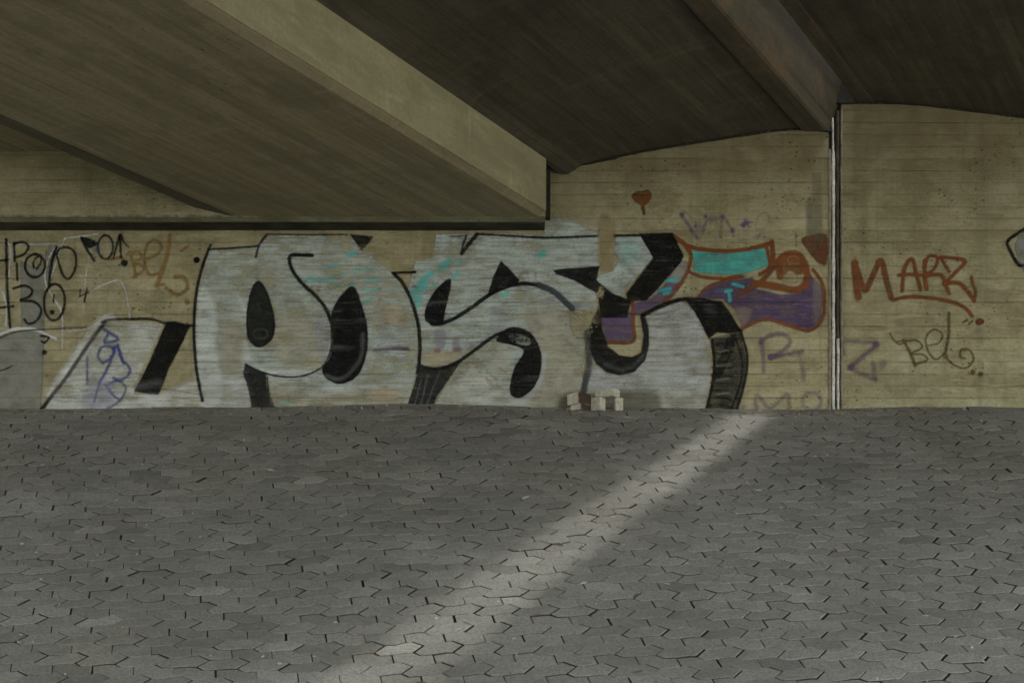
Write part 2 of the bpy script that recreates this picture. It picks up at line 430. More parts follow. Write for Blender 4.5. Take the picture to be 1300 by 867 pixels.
class Art:
    """a painted layer; ops are rasterised onto a fine patch of wall surface, in photo-sized wall units"""
    def __init__(s, T=(0, 0, 1)): s.T = T; s.ops = []
    def at(s, T): s.T = T; return s
    def tr(s, pts): return [((x/s.T[2])+s.T[0], (y/s.T[2])+s.T[1]) for x, y in pts]
    def line(s, pts, w, col, a=1, soft=1.2, smooth=True, wear=.25, streak=0):
        P = s.tr(pts); P = cat(P) if smooth else np.array(P, float)
        s.ops.append(('l', P, w/s.T[2], col, a, soft, wear, streak)); return s
    def fill(s, pts, col, a=1, soft=1.2, smooth=True, wear=.25, streak=0):
        P = s.tr(pts); P = cat(P, 5, True) if smooth else np.array(P, float)
        s.ops.append(('f', P, 0, col, a, soft, wear, streak)); return s
    def ell(s, cx, cy, rx, ry, w, col, a=1, rot=0, **k):
        pts = []
        for i in range(15):
            t = i/14*2*math.pi+.6
            x, y = rx*math.cos(t), ry*math.sin(t)
            pts.append((cx+x*math.cos(rot)-y*math.sin(rot), cy+x*math.sin(rot)+y*math.cos(rot)))
        return s.line(pts, w, col, a, **k)
    def dot(s, cx, cy, r, col, a=1, soft=1.5, **k):
        return s.line([(cx, cy), (cx+.6, cy)], r*2, col, a, soft, False, **k)
    def erase(s, pts, a=1, soft=1.5, wear=.6):
        P = cat(s.tr(pts), 5, True); s.ops.append(('e', P, 0, None, a, soft, wear, 0)); return s
    def build(s, name, parent, layer, seedw, step=.7, label=None, xmin=-9999, xmax=9999):
        x0 = min(o[1][:, 0].min()-o[2]/2-4 for o in s.ops); x1 = max(o[1][:, 0].max()+o[2]/2+4 for o in s.ops)
        y0 = min(o[1][:, 1].min()-o[2]/2-4 for o in s.ops); y1 = min(523, max(o[1][:, 1].max()+o[2]/2+4 for o in s.ops))
        x0 = max(x0, xmin); x1 = min(x1, xmax)
        gx = np.arange(x0, x1, step); gy = np.arange(y0, y1, step)
        X, Y = np.meshgrid(gx, gy)
        RGB = np.zeros(X.shape+(3,)); A = np.zeros(X.shape)
        jit = (fbm(X*.25, Y*.25, 5)-.5)*2.2+(fbm(X*.9, Y*.9, 9, 2)-.5)*1.0
        strk = fbm(X*.035, Y*.45, 21, 3); blot = fbm(X*.05, Y*.07, 33, 4); fine = fbm(X*.6, Y*1.3, 41, 2)
        for kind, P, w, col, a, soft, wear, streak in s.ops:
            m = 6
            ix0 = max(0, int((P[:, 0].min()-w/2-m-x0)/step)); ix1 = int((P[:, 0].max()+w/2+m-x0)/step)+1
            iy0 = max(0, int((P[:, 1].min()-w/2-m-y0)/step)); iy1 = int((P[:, 1].max()+w/2+m-y0)/step)+1
            sl = (slice(iy0, iy1), slice(ix0, ix1))
            xx, yy = X[sl], Y[sl]
            if xx.size == 0: continue
            if kind == 'l': sd = w/2-dist_poly(xx, yy, P)
            else:
                d = dist_poly(xx, yy, P, True); sd = np.where(inside(xx, yy, P), d, -d)
            cov = np.clip((sd+jit[sl]*.45*min(1, soft))/soft+.5, 0, 1)
            wr = wear*(np.clip((.52-fine[sl])*3, 0, 1)*.6+np.clip((.50-blot[sl])*4, 0, 1)*.6)
            st = streak*np.clip((strk[sl]-.42)*4, 0, 1)
            ca = cov*a*np.clip(1-wr-st, 0, 1)
            if kind == 'e':
                k = np.clip(cov*a*np.clip((fine[sl]*.5+blot[sl]*.5-.5+wear*.3)*7, 0, 1), 0, 1); A[sl] *= 1-k; continue
            c = np.array(col)[None, None, :]*(1+(blot[sl][..., None]-.5)*.5)
            A0 = A[sl]; An = ca+A0*(1-ca)
            RGB[sl] = np.where(An[..., None] > 1e-4, (c*ca[..., None]+RGB[sl]*(A0*(1-ca))[..., None])/np.maximum(An, 1e-4)[..., None], 0)
            A[sl] = An
            if sum(col) < .12:
                chal = np.clip((strk[sl]-.5)*3, 0, 1)*np.clip((blot[sl]-.46)*5, 0, 1)*.5+np.clip((fine[sl]-.72)*3, 0, 1)*.2
                RGB[sl] = RGB[sl]+(chal*cov)[..., None]*.12
        ok = A > .04
        cell = ok[:-1, :-1] | ok[1:, :-1] | ok[:-1, 1:] | ok[1:, 1:]
        idx = np.arange(X.size).reshape(X.shape)
        q = np.stack([idx[1:, :-1][cell], idx[1:, 1:][cell], idx[:-1, 1:][cell], idx[:-1, :-1][cell]], -1)
        if len(q) == 0: return None
        used, inv = np.unique(q.ravel(), return_inverse=True)
        Zw = (870-Y.ravel()[used])*PX; Xw = (X.ravel()[used]-650)*PX
        co = np.stack([Xw, WY-relief(Zw, seedw)-.0022-.0013*layer, Zw], -1)
        me = npmesh(name, co, inv.reshape(-1, 4))
        ca_ = me.color_attributes.new('paint', 'FLOAT_COLOR', 'POINT')
        arr = np.zeros((len(used), 4), dtype=np.float32); arr[:, :3] = RGB.reshape(-1, 3)[used]; arr[:, 3] = A.ravel()[used]
        ca_.data.foreach_set('color', np.clip(arr, 0, 1).ravel())
        o = link(name, me, M_paint, None, label=label); adopt(o, parent)
        return o

TA = (0, 280, 3.47); TB = (230, 280, 3.468); TC = (500, 280, 3.468); TD = (700, 270, 3.335); TE = (840, 230, 2.89); TF = (1040, 270, 3.335); TG = (640, 150, 4.818)
BK = (.007, .0075, .008); DG = (.05, .055, .052); SI = (.53, .62, .625); SW = (.72, .78, .79); WH = (.76, .79, .79)
TQ = (.09, .50, .49); PU = (.10, .065, .15); PU2 = (.14, .095, .20); OR = (.21, .07, .022); BL = (.06, .08, .30); OC = (.30, .17, .04); GR = (.27, .275, .25); TAN = (.42, .35, .22)

# grey painted patches, far left
a = Art(TA)
a.fill([(90, 180), (150, 205), (195, 215), (196, 475), (180, 832), (-40, 832), (-40, 520), (60, 480), (95, 478)], GR, .85, smooth=False, wear=.3)
a.fill([(205, 120), (250, 115), (230, 200), (200, 290), (196, 200)], GR, .6)
a.build('grey_paint_patch', W1, 0, SEED1, 1.0)
a = Art(TB)
# silver letters P and O
a.fill([(125, 125), (330, 118), (345, 90), (380, 60), (745, 62), (800, 130), (840, 150), (930, 235), (975, 290), (1012, 350), (1042, 470), (1048, 620), (1030, 700), (990, 836), (410, 836), (385, 780), (380, 690), (285, 636), (290, 700), (310, 836), (100, 836), (65, 640), (55, 480), (75, 300), (100, 200)], SI, .72, 2, False, .6, .5)
a.fill([(75, 330), (110, 300), (160, 420), (150, 560), (180, 700), (170, 800), (95, 800), (62, 600)], SW, .6, 6, True, .4, .4)
a.fill([(250, 330), (290, 420), (270, 640), (380, 690), (520, 690), (640, 630), (655, 520), (620, 640), (500, 660), (360, 640), (300, 560), (285, 430)], SW, .55, 7, True, .3, .2)
a.fill([(540, 700), (640, 730), (780, 710), (860, 720), (800, 750), (700, 760)], SW, .5, 8, True, .3, .2)
a.fill([(880, 380), (960, 380), (985, 450), (900, 455)], TAN, .75, 3, True, .3, .4)
a.fill([(400, 700), (560, 760), (980, 740), (960, 832), (420, 832)], TAN, .45, 10, True, .4, .3)
a.fill([(410, 430), (560, 430), (600, 560), (540, 640), (400, 600)], TAN, .45, 12, True, .4, .5)
a.fill([(180, 480), (270, 480), (270, 640), (200, 680)], TAN, .5, 10, True, .4, .5)
a.fill([(600, 420), (655, 470), (640, 590), (600, 560)], (.28, .28, .33), .4, 6)
for (x, y, l, r) in ((750, 150, 18, 20), (620, 262, 60, 12), (800, 215, 40, 10), (720, 285, 40, 16), (840, 305, 40, 10), (560, 260, 30, 10), (660, 200, 30, 14), (840, 265, 30, 12), (460, 800, 25, 12), (820, 350, 20, 10), (690, 240, 30, 8)):
    a.line([(x-l, y+6), (x+l, y-4)], r, TQ, .85, 2.5, wear=.5, streak=.4)
a.line([(850, 571), (930, 564), (1000, 566)], 15, PU, .75, 1.5, streak=.2); a.fill([(975, 558), (1001, 558), (1001, 574), (975, 574)], OR, .7, smooth=False)
for (x, y, l) in ((870, 350, 14), (965, 440, 18), (870, 300, 10), (900, 455, 14), (1020, 400, 8), (1022, 290, 10)): a.line([(x, y), (x+l, y)], 12, (.20, .09, .06), .6)
for i in range(7): a.line([(860+i*5, 470+i*14), (980, 462+i*14)], 4, (.12, .12, .16), .45, 1.5, streak=.5)
for (x0, y0, x1, y1) in ((120, 170, 300, 172), (150, 262, 260, 255), (210, 282, 280, 285), (470, 585, 570, 540), (520, 760, 580, 715), (380, 300, 460, 260)): a.line([(x0, y0), (x1, y1)], 5, (.10, .09, .08), .5, 1.5, streak=.6)
a.fill([(860, 730), (900, 735), (950, 770), (900, 800), (850, 780)], (.45, .30, .12), .35, 10)
a.build('silver_letter', W1, 1, SEED1, 1.0, label='silver fill of the first two bubble letters')
a = Art(TC)
a.fill([(60, 300), (95, 180), (175, 160), (185, 62), (370, 55), (660, 62), (675, -10), (907, -8), (907, 200), (888, 275), (892, 395), (720, 395), (840, 440), (850, 520), (830, 640), (836, 836), (165, 836), (280, 640), (118, 640), (125, 500), (80, 360)], SI, .80, 1.5, False, .5, .4)
a.fill([(560, 400), (780, 398), (840, 440), (850, 540), (640, 545), (600, 480)], (.40, .36, .27), .7, 3, True, .4, .3)
a.fill([(120, 585), (160, 575), (300, 585), (240, 628), (130, 634)], TAN, .8, 3, True, .3, .3)
a.fill([(640, 560), (800, 560), (820, 830), (600, 830), (560, 790), (640, 700)], (.42, .37, .25), .65, 10, True, .4, .3)
a.fill([(300, 600), (480, 540), (520, 600), (500, 740), (540, 800), (180, 830), (240, 720)], (.40, .37, .28), .5, 10, True, .5, .3)
a.fill([(300, 690), (400, 650), (470, 700), (490, 780), (360, 800), (290, 760)], SW, .4, 12, True, .5, .4)
a.line([(515, 790), (570, 795), (625, 740), (655, 660), (662, 590)], 22, (.50, .55, .60), .6, 5)
for (x, y, l, r) in ((110, 305, 35, 34), (150, 245, 30, 22), (110, 350, 14, 18), (225, 195, 30, 24), (285, 185, 8, 14), (650, 147, 14, 22), (490, 326, 10, 18), (120, 270, 20, 14), (100, 380, 12, 12), (270, 240, 20, 12), (175, 290, 14, 12)):
    a.line([(x-l*.6, y+l*.5), (x+l*.6, y-l*.5)], r*1.2, TQ, .92, 3, wear=.35, streak=.3)
for (x, y, w, h, c, al) in ((205, 520, 40, 70, PU2, .5), (275, 545, 30, 50, PU2, .5), (345, 550, 20, 18, PU2, .6), (190, 572, 26, 18, OR, .7), (280, 570, 34, 18, OR, .65), (30, 563, 60, 12, PU, .7), (800, 375, 40, 20, PU2, .7), (460, 430, 60, 90, (.25, .25, .32), .4), (690, 480, 30, 30, (.3, .22, .2), .4), (690, 350, 60, 20, (.28, .30, .38), .4)):
    a.fill([(x-w/2, y-h/2), (x+w/2, y-h/2), (x+w/2, y+h/2), (x-w/2, y+h/2)], c, al, 3, True, .4, .3)
a.line([(550, 248), (575, 228), (590, 232)], 12, (.20, .10, .06), .6); a.line([(622, 228), (626, 268)], 8, (.2, .1, .06), .5)
for i in range(22):
    x = random.uniform(200, 830); y = random.uniform(80, 800); a.line([(x, y), (x+random.uniform(-18, 18), y+random.uniform(-4, 4))], random.uniform(4, 9), random.choice([(.2, .12, .07), (.12, .12, .12), (.3, .18, .1)]), .4, 1.5)
for (x, y) in ((440, 690), (465, 735), (425, 720), (480, 660), (300, 672), (420, 705)): a.line([(x-14, y-10), (x+12, y+8)], 9, (.26, .14, .07), .6)
a.erase([(800, -20), (925, -20), (925, 42), (860, 40), (800, 10), (740, 0)], .9, 6, 1.2); a.erase([(780, 410), (880, 400), (900, 440), (860, 520), (790, 500)], .8, 3, .9)
a.build('silver_letter', W1, 1, SEED1, 1.0, label='silver fill of the S-shaped letter')
a = Art(TD)
a.fill([(275, 100), (375, 92), (430, 190), (290, 357), (235, 330), (190, 290), (200, 262), (260, 250), (285, 200), (265, 160)], SI, .85, 1.5, False, .4, .2)
a.fill([(285, 130), (340, 120), (370, 190), (300, 230)], TQ, .35, 8, True, .5, .4)
a.fill([(396, 436), (550, 372), (612, 420), (668, 525), (688, 620), (685, 700), (652, 840), (120, 840), (125, 760), (150, 640), (165, 560), (200, 590), (240, 640), (330, 650), (385, 615), (395, 560), (392, 480)], (.50, .54, .56), .82, 1.5, False, .5, .35)
a.fill([(150, 740), (300, 770), (600, 760), (640, 832), (160, 832)], (.40, .38, .29), .5, 8, True, .5, .3)
a.line([(655, 520), (676, 620), (672, 720), (655, 820)], 14, (.44, .38, .25), .8, 2)
for (x0, y0, x1, y1) in ((445, 432, 540, 410), (445, 488, 540, 468), (530, 597, 565, 600), (590, 665, 615, 650), (600, 668, 610, 672), (430, 455, 500, 440)): a.line([(x0, y0), (x1, y1)], 7, PU, .6, 2, streak=.3)
for i in range(26):
    x = random.uniform(300, 650); y = random.uniform(430, 760); a.line([(x, y), (x+random.uniform(10, 40), y-random.uniform(2, 8))], random.uniform(3, 7), random.choice([(.3, .3, .36), (.6, .62, .64), (.34, .30, .22)]), .3, 2)
a.line([(310, 318), (338, 285)], 6, (.2, .08, .06), .7); a.dot(292, 287, 5, (.2, .08, .06), .7)
a.build('silver_letter', W1, 1, SEED1, 1.0, label='silver fill of the last bubble letter')

# turquoise, purple and brown piece
a = Art(TD)
a.fill([(345, 390), (440, 350), (545, 215), (578, 225), (560, 290), (500, 372), (400, 425), (355, 432)], PU2, .8, 2, True, .3, .3)
a.fill([(545, 210), (578, 220), (560, 280), (520, 300), (500, 275)], (.36, .36, .30), .7, 3)
a.fill([(208, 443), (320, 440), (350, 400), (350, 545), (235, 548)], PU2, .8, 2, False, .25, .25)
for (x, y) in ((480, 326), (515, 285), (500, 340), (720, 330)): a.line([(x-24, y+4), (x+24, y-4)], 15, (.06, .40, .46), .85)
a.at(TE)
a.fill([(112, 258), (230, 266), (380, 247), (392, 310), (290, 345), (120, 336)], TQ, .9, 1.5, False, .35, .15)
a.fill([(128, 434), (160, 395), (230, 370), (335, 352), (350, 395), (440, 418), (510, 410), (548, 345), (588, 400), (585, 500), (545, 548), (480, 530), (370, 505), (300, 545), (270, 475), (225, 432)], PU, .85, 2, False, .3, .2)
a.fill([(265, 470), (330, 470), (300, 540), (280, 520)], (.36, .30, .2), .45, 6)
a.fill([(440, 345), (490, 340), (500, 370), (450, 372)], TAN, .7, 4)
a.fill([(560, 360), (590, 400), (585, 480), (560, 520), (555, 430)], (.22, .19, .18), .6, 5)
for (x0, y0, x1, y1) in ((235, 405, 255, 402), (262, 378, 298, 388), (248, 415, 250, 438)): a.line([(x0, y0), (x1, y1)], 13, (.06, .42, .46), .9)
for i in range(16):
    x = random.uniform(320, 540); y = random.uniform(420, 500); a.line([(x, y), (x+random.uniform(15, 40), y+random.uniform(-8, 8))], 4, (.25, .2, .34), .45, 1.5)
for P, w in (([(40, 200), (85, 235), (105, 265), (103, 305), (85, 350), (50, 400), (10, 442)], 13), ([(92, 238), (140, 250), (230, 258), (310, 252), (395, 230)], 15), ([(404, 222), (410, 300), (405, 325), (350, 380), (285, 412)], 17), ([(382, 238), (396, 310), (360, 345)], 12), ([(100, 334), (150, 352), (230, 358), (292, 344)], 10), ([(300, 352), (220, 368), (160, 395), (130, 432)], 9), ([(290, 545), (335, 520), (390, 508), (470, 530), (540, 549), (586, 510), (597, 450), (590, 380), (555, 325)], 12)):
    a.line(P, w, OR, .92, 1.8, wear=.25)
a.line([(435, 350), (428, 300), (460, 270), (505, 275), (530, 320), (530, 375), (490, 400), (430, 388), (340, 375)], 26, OR, .85, 2.5)
a.fill([(430, 300), (460, 262), (510, 272), (530, 330), (500, 345), (470, 330), (440, 350)], OR, .7, 3)
a.ell(482, 290, 20, 14, 4, (.34, .18, .09), .6)
a.at(TD)
a.line([(328, 368), (347, 400), (345, 470), (346, 545), (238, 548)], 14, OR, .9, 1.8); a.line([(515, 100), (560, 130), (580, 160)], 18, OR, .9)
a.build('colour_piece', W1, 2, SEED1, .8, label='turquoise and purple letter with brown outline')

# black outlines and shadows
a = Art(TB)
a.line([(130, 110), (100, 185), (70, 300), (57, 460), (66, 640), (94, 792)], 13, BK, .92)
a.line([(122, 128), (240, 122), (338, 113)], 9, BK, .8); a.line([(378, 64), (350, 98), (338, 130), (329, 162)], 10, BK, .9)
a.line([(385, 62), (560, 64), (732, 62)], 6, BK, .8); a.fill([(742, 60), (800, 66), (848, 72), (818, 110), (796, 136), (770, 100)], BK, .9, 1.2, False, .5)
a.dot(68, 175, 13, BK, .9)
a.line([(577, 155), (520, 152), (486, 154), (477, 175), (490, 220), (530, 275), (590, 330), (635, 385), (658, 440)], 16, BK, .95)
a.line([(655, 425), (664, 500), (655, 580), (620, 645), (540, 683), (450, 688), (350, 667), (285, 634)], 8, BK, .85)
a.fill([(283, 628), (320, 650), (375, 670), (376, 725), (388, 785), (412, 838), (314, 838), (297, 745), (273, 672)], (.018, .02, .021), .93, 1.6, False, .35)
a.line([(380, 690), (390, 770), (415, 834)], 6, BK, .9)
a.fill([(342, 266), (368, 300), (395, 380), (411, 460), (397, 520), (345, 556), (300, 520), (290, 440), (300, 350), (320, 290)], (.018, .022, .018), .95, 1.2, True, .15)
a.line([(342, 268), (368, 300), (396, 380), (410, 460), (396, 522), (345, 554), (300, 520), (291, 440), (301, 350), (320, 290), (342, 268)], 9, BK, .95)
a.ell(350, 500, 32, 22, 6, (.12, .13, .12), .5)
a.fill([(740, 294), (768, 300), (792, 360), (815, 440), (823, 520), (808, 620), (770, 690), (700, 720), (640, 695), (622, 652), (655, 600), (668, 510), (660, 420), (690, 350)], BK, .96, 1.2, True, .12)
a.line([(800, 500), (795, 590), (750, 665), (690, 700), (640, 680)], 14, (.14, .15, .15), .55, 4)
a.line([(935, 233), (975, 275), (1012, 350), (1040, 440), (1051, 530), (1048, 620), (1040, 670)], 15, BK, .92); a.line([(932, 232), (980, 230), (1030, 229)], 12, BK, .9)
a.at(TC)
a.line([(115, 640), (90, 740), (55, 834)], 8, BK, .9)
a.fill([(118, 636), (200, 655), (295, 622), (235, 710), (190, 775), (160, 838), (55, 838), (95, 740)], (.022, .025, .027), .92, 1.4, False, .35)
for (x0, y0, x1, y1) in ((120, 700, 90, 820), (150, 680, 115, 830), (200, 670, 140, 825)): a.line([(x0, y0), (x1, y1)], 6, (.20, .22, .23), .4, 2)
a.line([(118, 640), (160, 652), (220, 648), (290, 618), (370, 560), (440, 510), (505, 484)], 15, BK, .94)
a.fill([(452, 528), (500, 475), (560, 474), (612, 505), (642, 560), (651, 612), (641, 685), (610, 742), (560, 780), (520, 772), (511, 738), (530, 650), (572, 575), (520, 548)], BK, .95, 1.2, True, .15)
a.erase([(512, 498), (590, 512), (600, 545), (560, 548), (515, 528)], .75, 1.5, .5)
a.fill([(244, 256), (252, 285), (228, 390), (215, 452), (180, 464), (144, 445), (136, 405), (158, 345), (200, 288)], BK, .96, 1.2, True, .12)
a.line([(170, 458), (215, 452), (270, 430), (340, 385), (410, 335), (480, 298), (560, 279), (640, 285)], 17, BK, .95)
a.line([(640, 285), (700, 312), (745, 350), (785, 388)], 26, (.055, .065, .08), .9, 2)
a.fill([(472, 177), (510, 215), (552, 262), (548, 282), (480, 303), (410, 336), (438, 245)], BK, .95, 1.2, False, .15)
a.line([(372, 60), (500, 68), (650, 76), (780, 74), (905, 69)], 10, BK, .88); a.line([(250, 71), (318, 69)], 6, BK, .7); a.line([(319, 68), (305, 110), (298, 147)], 8, BK, .9); a.line([(300, 145), (330, 105), (366, 62)], 17, BK, .92, smooth=False)
a.at(TD)
a.line([(265, 98), (380, 98)], 10, BK, .92)
a.fill([(370, 88), (512, 86), (562, 185), (545, 215), (440, 335), (400, 372), (325, 376), (315, 345), (432, 192)], BK, .96, 1.2, False, .12)
a.fill([(8, 245), (60, 238), (205, 227), (190, 285), (260, 345), (300, 358), (335, 376), (322, 445), (208, 445), (197, 345), (95, 287), (20, 262)], BK, .95, 1.4, False, .2)
a.fill([(200, 400), (210, 440), (215, 490), (240, 568), (290, 604), (340, 612), (380, 592), (390, 520), (375, 440), (395, 430), (412, 490), (414, 560), (398, 625), (350, 676), (290, 690), (230, 675), (188, 640), (165, 590), (158, 500), (180, 440)], BK, .9, 1.5, False, .3)
a.line([(390, 600), (345, 650), (290, 665), (230, 640)], 12, (.13, .15, .15), .45, 4)
a.line([(150, 510), (158, 640), (134, 765)], 27, (.045, .055, .06), .75, 3, wear=.5)
a.line([(385, 436), (460, 398), (550, 368), (650, 372)], 17, BK, .94)
a.fill([(560, 362), (640, 366), (722, 376), (765, 435), (805, 505), (745, 512), (700, 508), (665, 537), (630, 462), (600, 412)], BK, .96, 1.4, False, .12)
a.fill([(672, 533), (800, 505), (828, 640), (812, 740), (782, 840), (652, 840), (680, 720), (688, 620)], (.03, .03, .027), .78, 2, False, .5)
a.line([(800, 500), (828, 600), (822, 700), (785, 836)], 11, BK, .9); a.line([(775, 520), (806, 620), (800, 720), (760, 836)], 9, BK, .8)
a.line([(682, 540), (690, 640), (680, 730), (655, 836)], 11, BK, .9)
a.line([(760, 540), (740, 600), (700, 690)], 40, BK, .85, 2, wear=.5); a.line([(700, 555), (770, 560)], 14, BK, .8, wear=.6)
for i in range(9): a.line([(685-i*2, 560+i*32), (725, 566+i*31), (770-i, 556+i*34)], 9, BK, .7, 2, wear=.7)
for i in range(5): a.line([(700, 530+i*60), (750, 522+i*60)], 9, (.26, .26, .2), .5, 2, wear=.6)
for (x, y) in ((205, 345), (215, 325), (190, 460), (180, 440)): a.at(TD); a.erase([(x-12, y-10), (x+14, y-8), (x+12, y+12), (x-10, y+10)], .8, 1, .4)
a.build('black_outline', W1, 4, SEED1, .7, label='black outlines and block shadows of the big letters')
# bare scab of render over the last letters
a = Art(TC); a.fill([(780, 425), (810, 405), (870, 400), (885, 440), (880, 500), (850, 500), (790, 480)], TAN, .0, 1, True, .9)
a.fill([(905, -10), (960, -5), (975, 60), (950, 130), (965, 215), (905, 205)], (.38, .31, .18), .55, 4, True, .3)
for i in range(70): a.dot(random.gauss(838, 30), random.gauss(440, 28), random.uniform(1.5, 5), (.40, .37, .27), .7, 1)
for i in range(14): a.dot(random.gauss(914, 7), random.gauss(325, 14), random.uniform(2, 5), (.44, .37, .24), .8, 1)
a.build('bare_scab', W1, 5, SEED1, 1.0)

# left slab letter with block shadow
a = Art(TA)
a.fill([(195, 836), (300, 640), (470, 440), (725, 452), (700, 505), (600, 715), (592, 765), (700, 775), (880, 800), (985, 838)], SW, .62, 3, False, .5, .35)
a.line([(215, 770), (300, 640), (440, 445), (500, 430)], 30, WH, .65, 6, streak=.2)
for (x0, y0, x1, y1) in ((320, 760, 480, 700), (440, 830, 580, 740), (500, 830, 620, 790), (640, 800, 860, 720), (320, 800, 420, 740), (640, 770, 880, 770)): a.line([(x0, y0), (x1, y1)], 26, WH, .5, 7, streak=.2)
a.fill([(800, 720), (990, 690), (1140, 700), (1140, 838), (700, 838), (700, 790)], WH, .4, 12, True, .4, .4)
a.line([(182, 834), (300, 680), (380, 560), (462, 450)], 17, BK, .85, 2); a.line([(450, 448), (490, 437), (580, 434), (665, 434), (740, 455), (850, 463)], 11, BK, .85)
a.fill([(735, 446), (770, 444), (840, 462), (800, 545), (745, 650), (718, 720), (700, 768), (655, 765), (592, 752), (650, 640), (700, 525)], BK, .97, 1.8, False, .15)
a.line([(610, 730), (700, 715)], 30, (.22, .23, .24), .4, 8)
a.line([(700, 740), (780, 750), (890, 770)], 5, DG, .6)
a.build('slab_letter', W1, 2, SEED1, .8, label='whitish slab letter with black block shadow')

# tags on the left wall
a = Art(TA)
k = dict(a=.88, soft=1.3)
for P, w in (([(28, 85), (30, 200), (32, 300), (45, 470)], 12), ([(-10, 178), (35, 175)], 10), ([(62, 100), (66, 180)], 10), ([(62, 105), (100, 95), (126, 115), (108, 148), (66, 165)], 11), ([(75, 190), (77, 262)], 11),
             ([(150, 210), (150, 178), (175, 158), (182, 180), (162, 215)], 9), ([(250, 118), (228, 190), (216, 290)], 13), ([(250, 150), (262, 128), (292, 118), (325, 135), (336, 175), (328, 225), (302, 258), (275, 235), (252, 160)], 10),
             ([(-10, 385), (60, 378)], 10), ([(60, 300), (110, 287), (142, 308), (130, 335), (92, 352), (150, 358), (182, 392), (165, 438), (128, 456), (108, 436)], 11),
             ([(238, 330), (236, 360)], 7), ([(354, 302), (352, 335)], 7), ([(385, 300), (372, 358)], 8), ([(350, 335), (392, 318)], 5), ([(180, 508), (215, 515), (195, 538), (182, 530)], 8),
             ([(360, 78), (385, 130), (415, 176)], 12), ([(500, 168), (515, 110), (530, 62), (545, 95), (568, 118)], 8), ([(527, 66), (535, 165)], 10), ([(-10, 665), (25, 655), (55, 640)], 5)):
    a.line(P, w, BK, **k)
a.ell(155, 200, 44, 50, 11, BK, .88); a.ell(240, 360, 46, 80, 11, BK, .88, rot=.05); a.ell(465, 118, 33, 52, 8, BK, .88)
a.fill([(356, 74), (400, 82), (432, 104), (392, 124), (372, 100)], BK, .9); a.dot(230, 403, 10, BK); a.dot(548, 188, 15, BK, .9); a.dot(195, 581, 11, BK, .9); a.dot(868, 175, 13, BK, .9)
a.line([(-10, 522), (80, 490), (200, 480), (380, 472)], 6, DG, .7)
a.build('black_tag', W1, 3, SEED1, .7, label='thin black handwritten tag at the far left')
a = Art(TA)
for P, w, al in (([(66, 104), (160, 106), (250, 100)], 8, .7), ([(285, 80), (430, 60)], 8, .75), ([(430, 60), (395, 150), (372, 290)], 6, .45), ([(248, 112), (210, 180), (200, 270), (238, 345), (272, 410), (275, 560)], 10, .6), ([(285, 82), (250, 180), (218, 275)], 8, .7), ([(380, 327), (450, 286), (525, 265), (555, 320), (572, 425)], 8, .55), ([(-10, 505), (60, 481), (150, 480), (245, 520)], 15, .75), ([(12, 310), (28, 380), (25, 470)], 12, .6), ([(15, 85), (45, 120), (40, 250)], 10, .55), ([(55, 110), (66, 200)], 7, .5), ([(380, 325), (360, 420)], 5, .3), ([(300, 490), (410, 475)], 10, .6)):
    a.line(P, w, WH, al, 2, streak=.2)
a.build('white_tag', W1, 2, SEED1, .8, label='thin white sprayed lines over the black tag')
a = Art(TA)
for P, w in (([(572, 140), (590, 195), (598, 248)], 12), ([(560, 150), (610, 138), (622, 165), (585, 186), (622, 195), (630, 225), (590, 250)], 10), ([(636, 172), (690, 152), (712, 115), (682, 86), (648, 110), (636, 180), (660, 240), (706, 232)], 12), ([(750, 64), (735, 160), (692, 286)], 19), ([(692, 286), (725, 282)], 9), ([(732, 298), (785, 326), (826, 296), (812, 252), (772, 250)], 16), ([(800, 135), (826, 114)], 12), ([(480, 170), (540, 165)], 14)):
    a.line(P, w, OC, .62, 2.4)
a.dot(825, 360, 12, OC, .6)
a.build('ochre_tag', W1, 3, SEED1, .8, label='ochre handwritten tag at the upper left')
a = Art(TA)
for P, w in (([(455, 478), (520, 522), (462, 538), (478, 495), (455, 478)], 13), ([(455, 628), (432, 600), (448, 560), (485, 556), (505, 580), (482, 612), (450, 628)], 11), ([(520, 548), (535, 610), (565, 640), (572, 672), (530, 704), (500, 694)], 11), ([(505, 560), (480, 640), (440, 712)], 13), ([(440, 712), (415, 800)], 9), ([(465, 722), (500, 770), (520, 785)], 10), ([(478, 722), (520, 706), (555, 740), (530, 792), (470, 832)], 9), ([(385, 600), (385, 720)], 8), ([(500, 560), (520, 560), (545, 630)], 13)):
    a.line(P, w, BL, .68, 2.2)
a.dot(428, 130, 12, BL, .55, soft=4); a.fill([(370, 740), (480, 700), (500, 820), (380, 830)], (.35, .37, .6), .3, 12)
a.build('blue_tag', W1, 4, SEED1, .8, label='blue tag written down the slab letter')

# tags in the middle
a = Art(TE)
VI = (.14, .10, .26)
for P, w in (([(70, 120), (100, 165), (130, 210)], 9), ([(125, 150), (150, 170), (180, 132)], 8), ([(165, 135), (150, 195)], 7), ([(180, 160), (195, 130), (205, 170)], 8), ([(215, 205), (225, 130), (262, 190)], 9), ([(295, 158), (330, 150)], 9), ([(305, 140), (320, 170)], 7), ([(350, 210), (362, 195)], 6)): a.line(P, w, VI, .65, 3, wear=1.0)
for (x, y) in ((75, 125), (160, 130), (222, 132), (300, 165), (260, 180), (310, 152), (125, 165)): a.dot(x, y, 7, VI, .75, 2.5)
a.ell(370, 150, 22, 34, 6, (.44, .42, .36), .4, rot=.4); a.line([(80, 110), (200, 210), (300, 215), (380, 190)], 6, (.44, .42, .36), .35, 3)
a.build('violet_tag', W1, 1, SEED1, .8, label='faded dotted violet tag')
a = Art(TE)
PV = (.13, .075, .17)
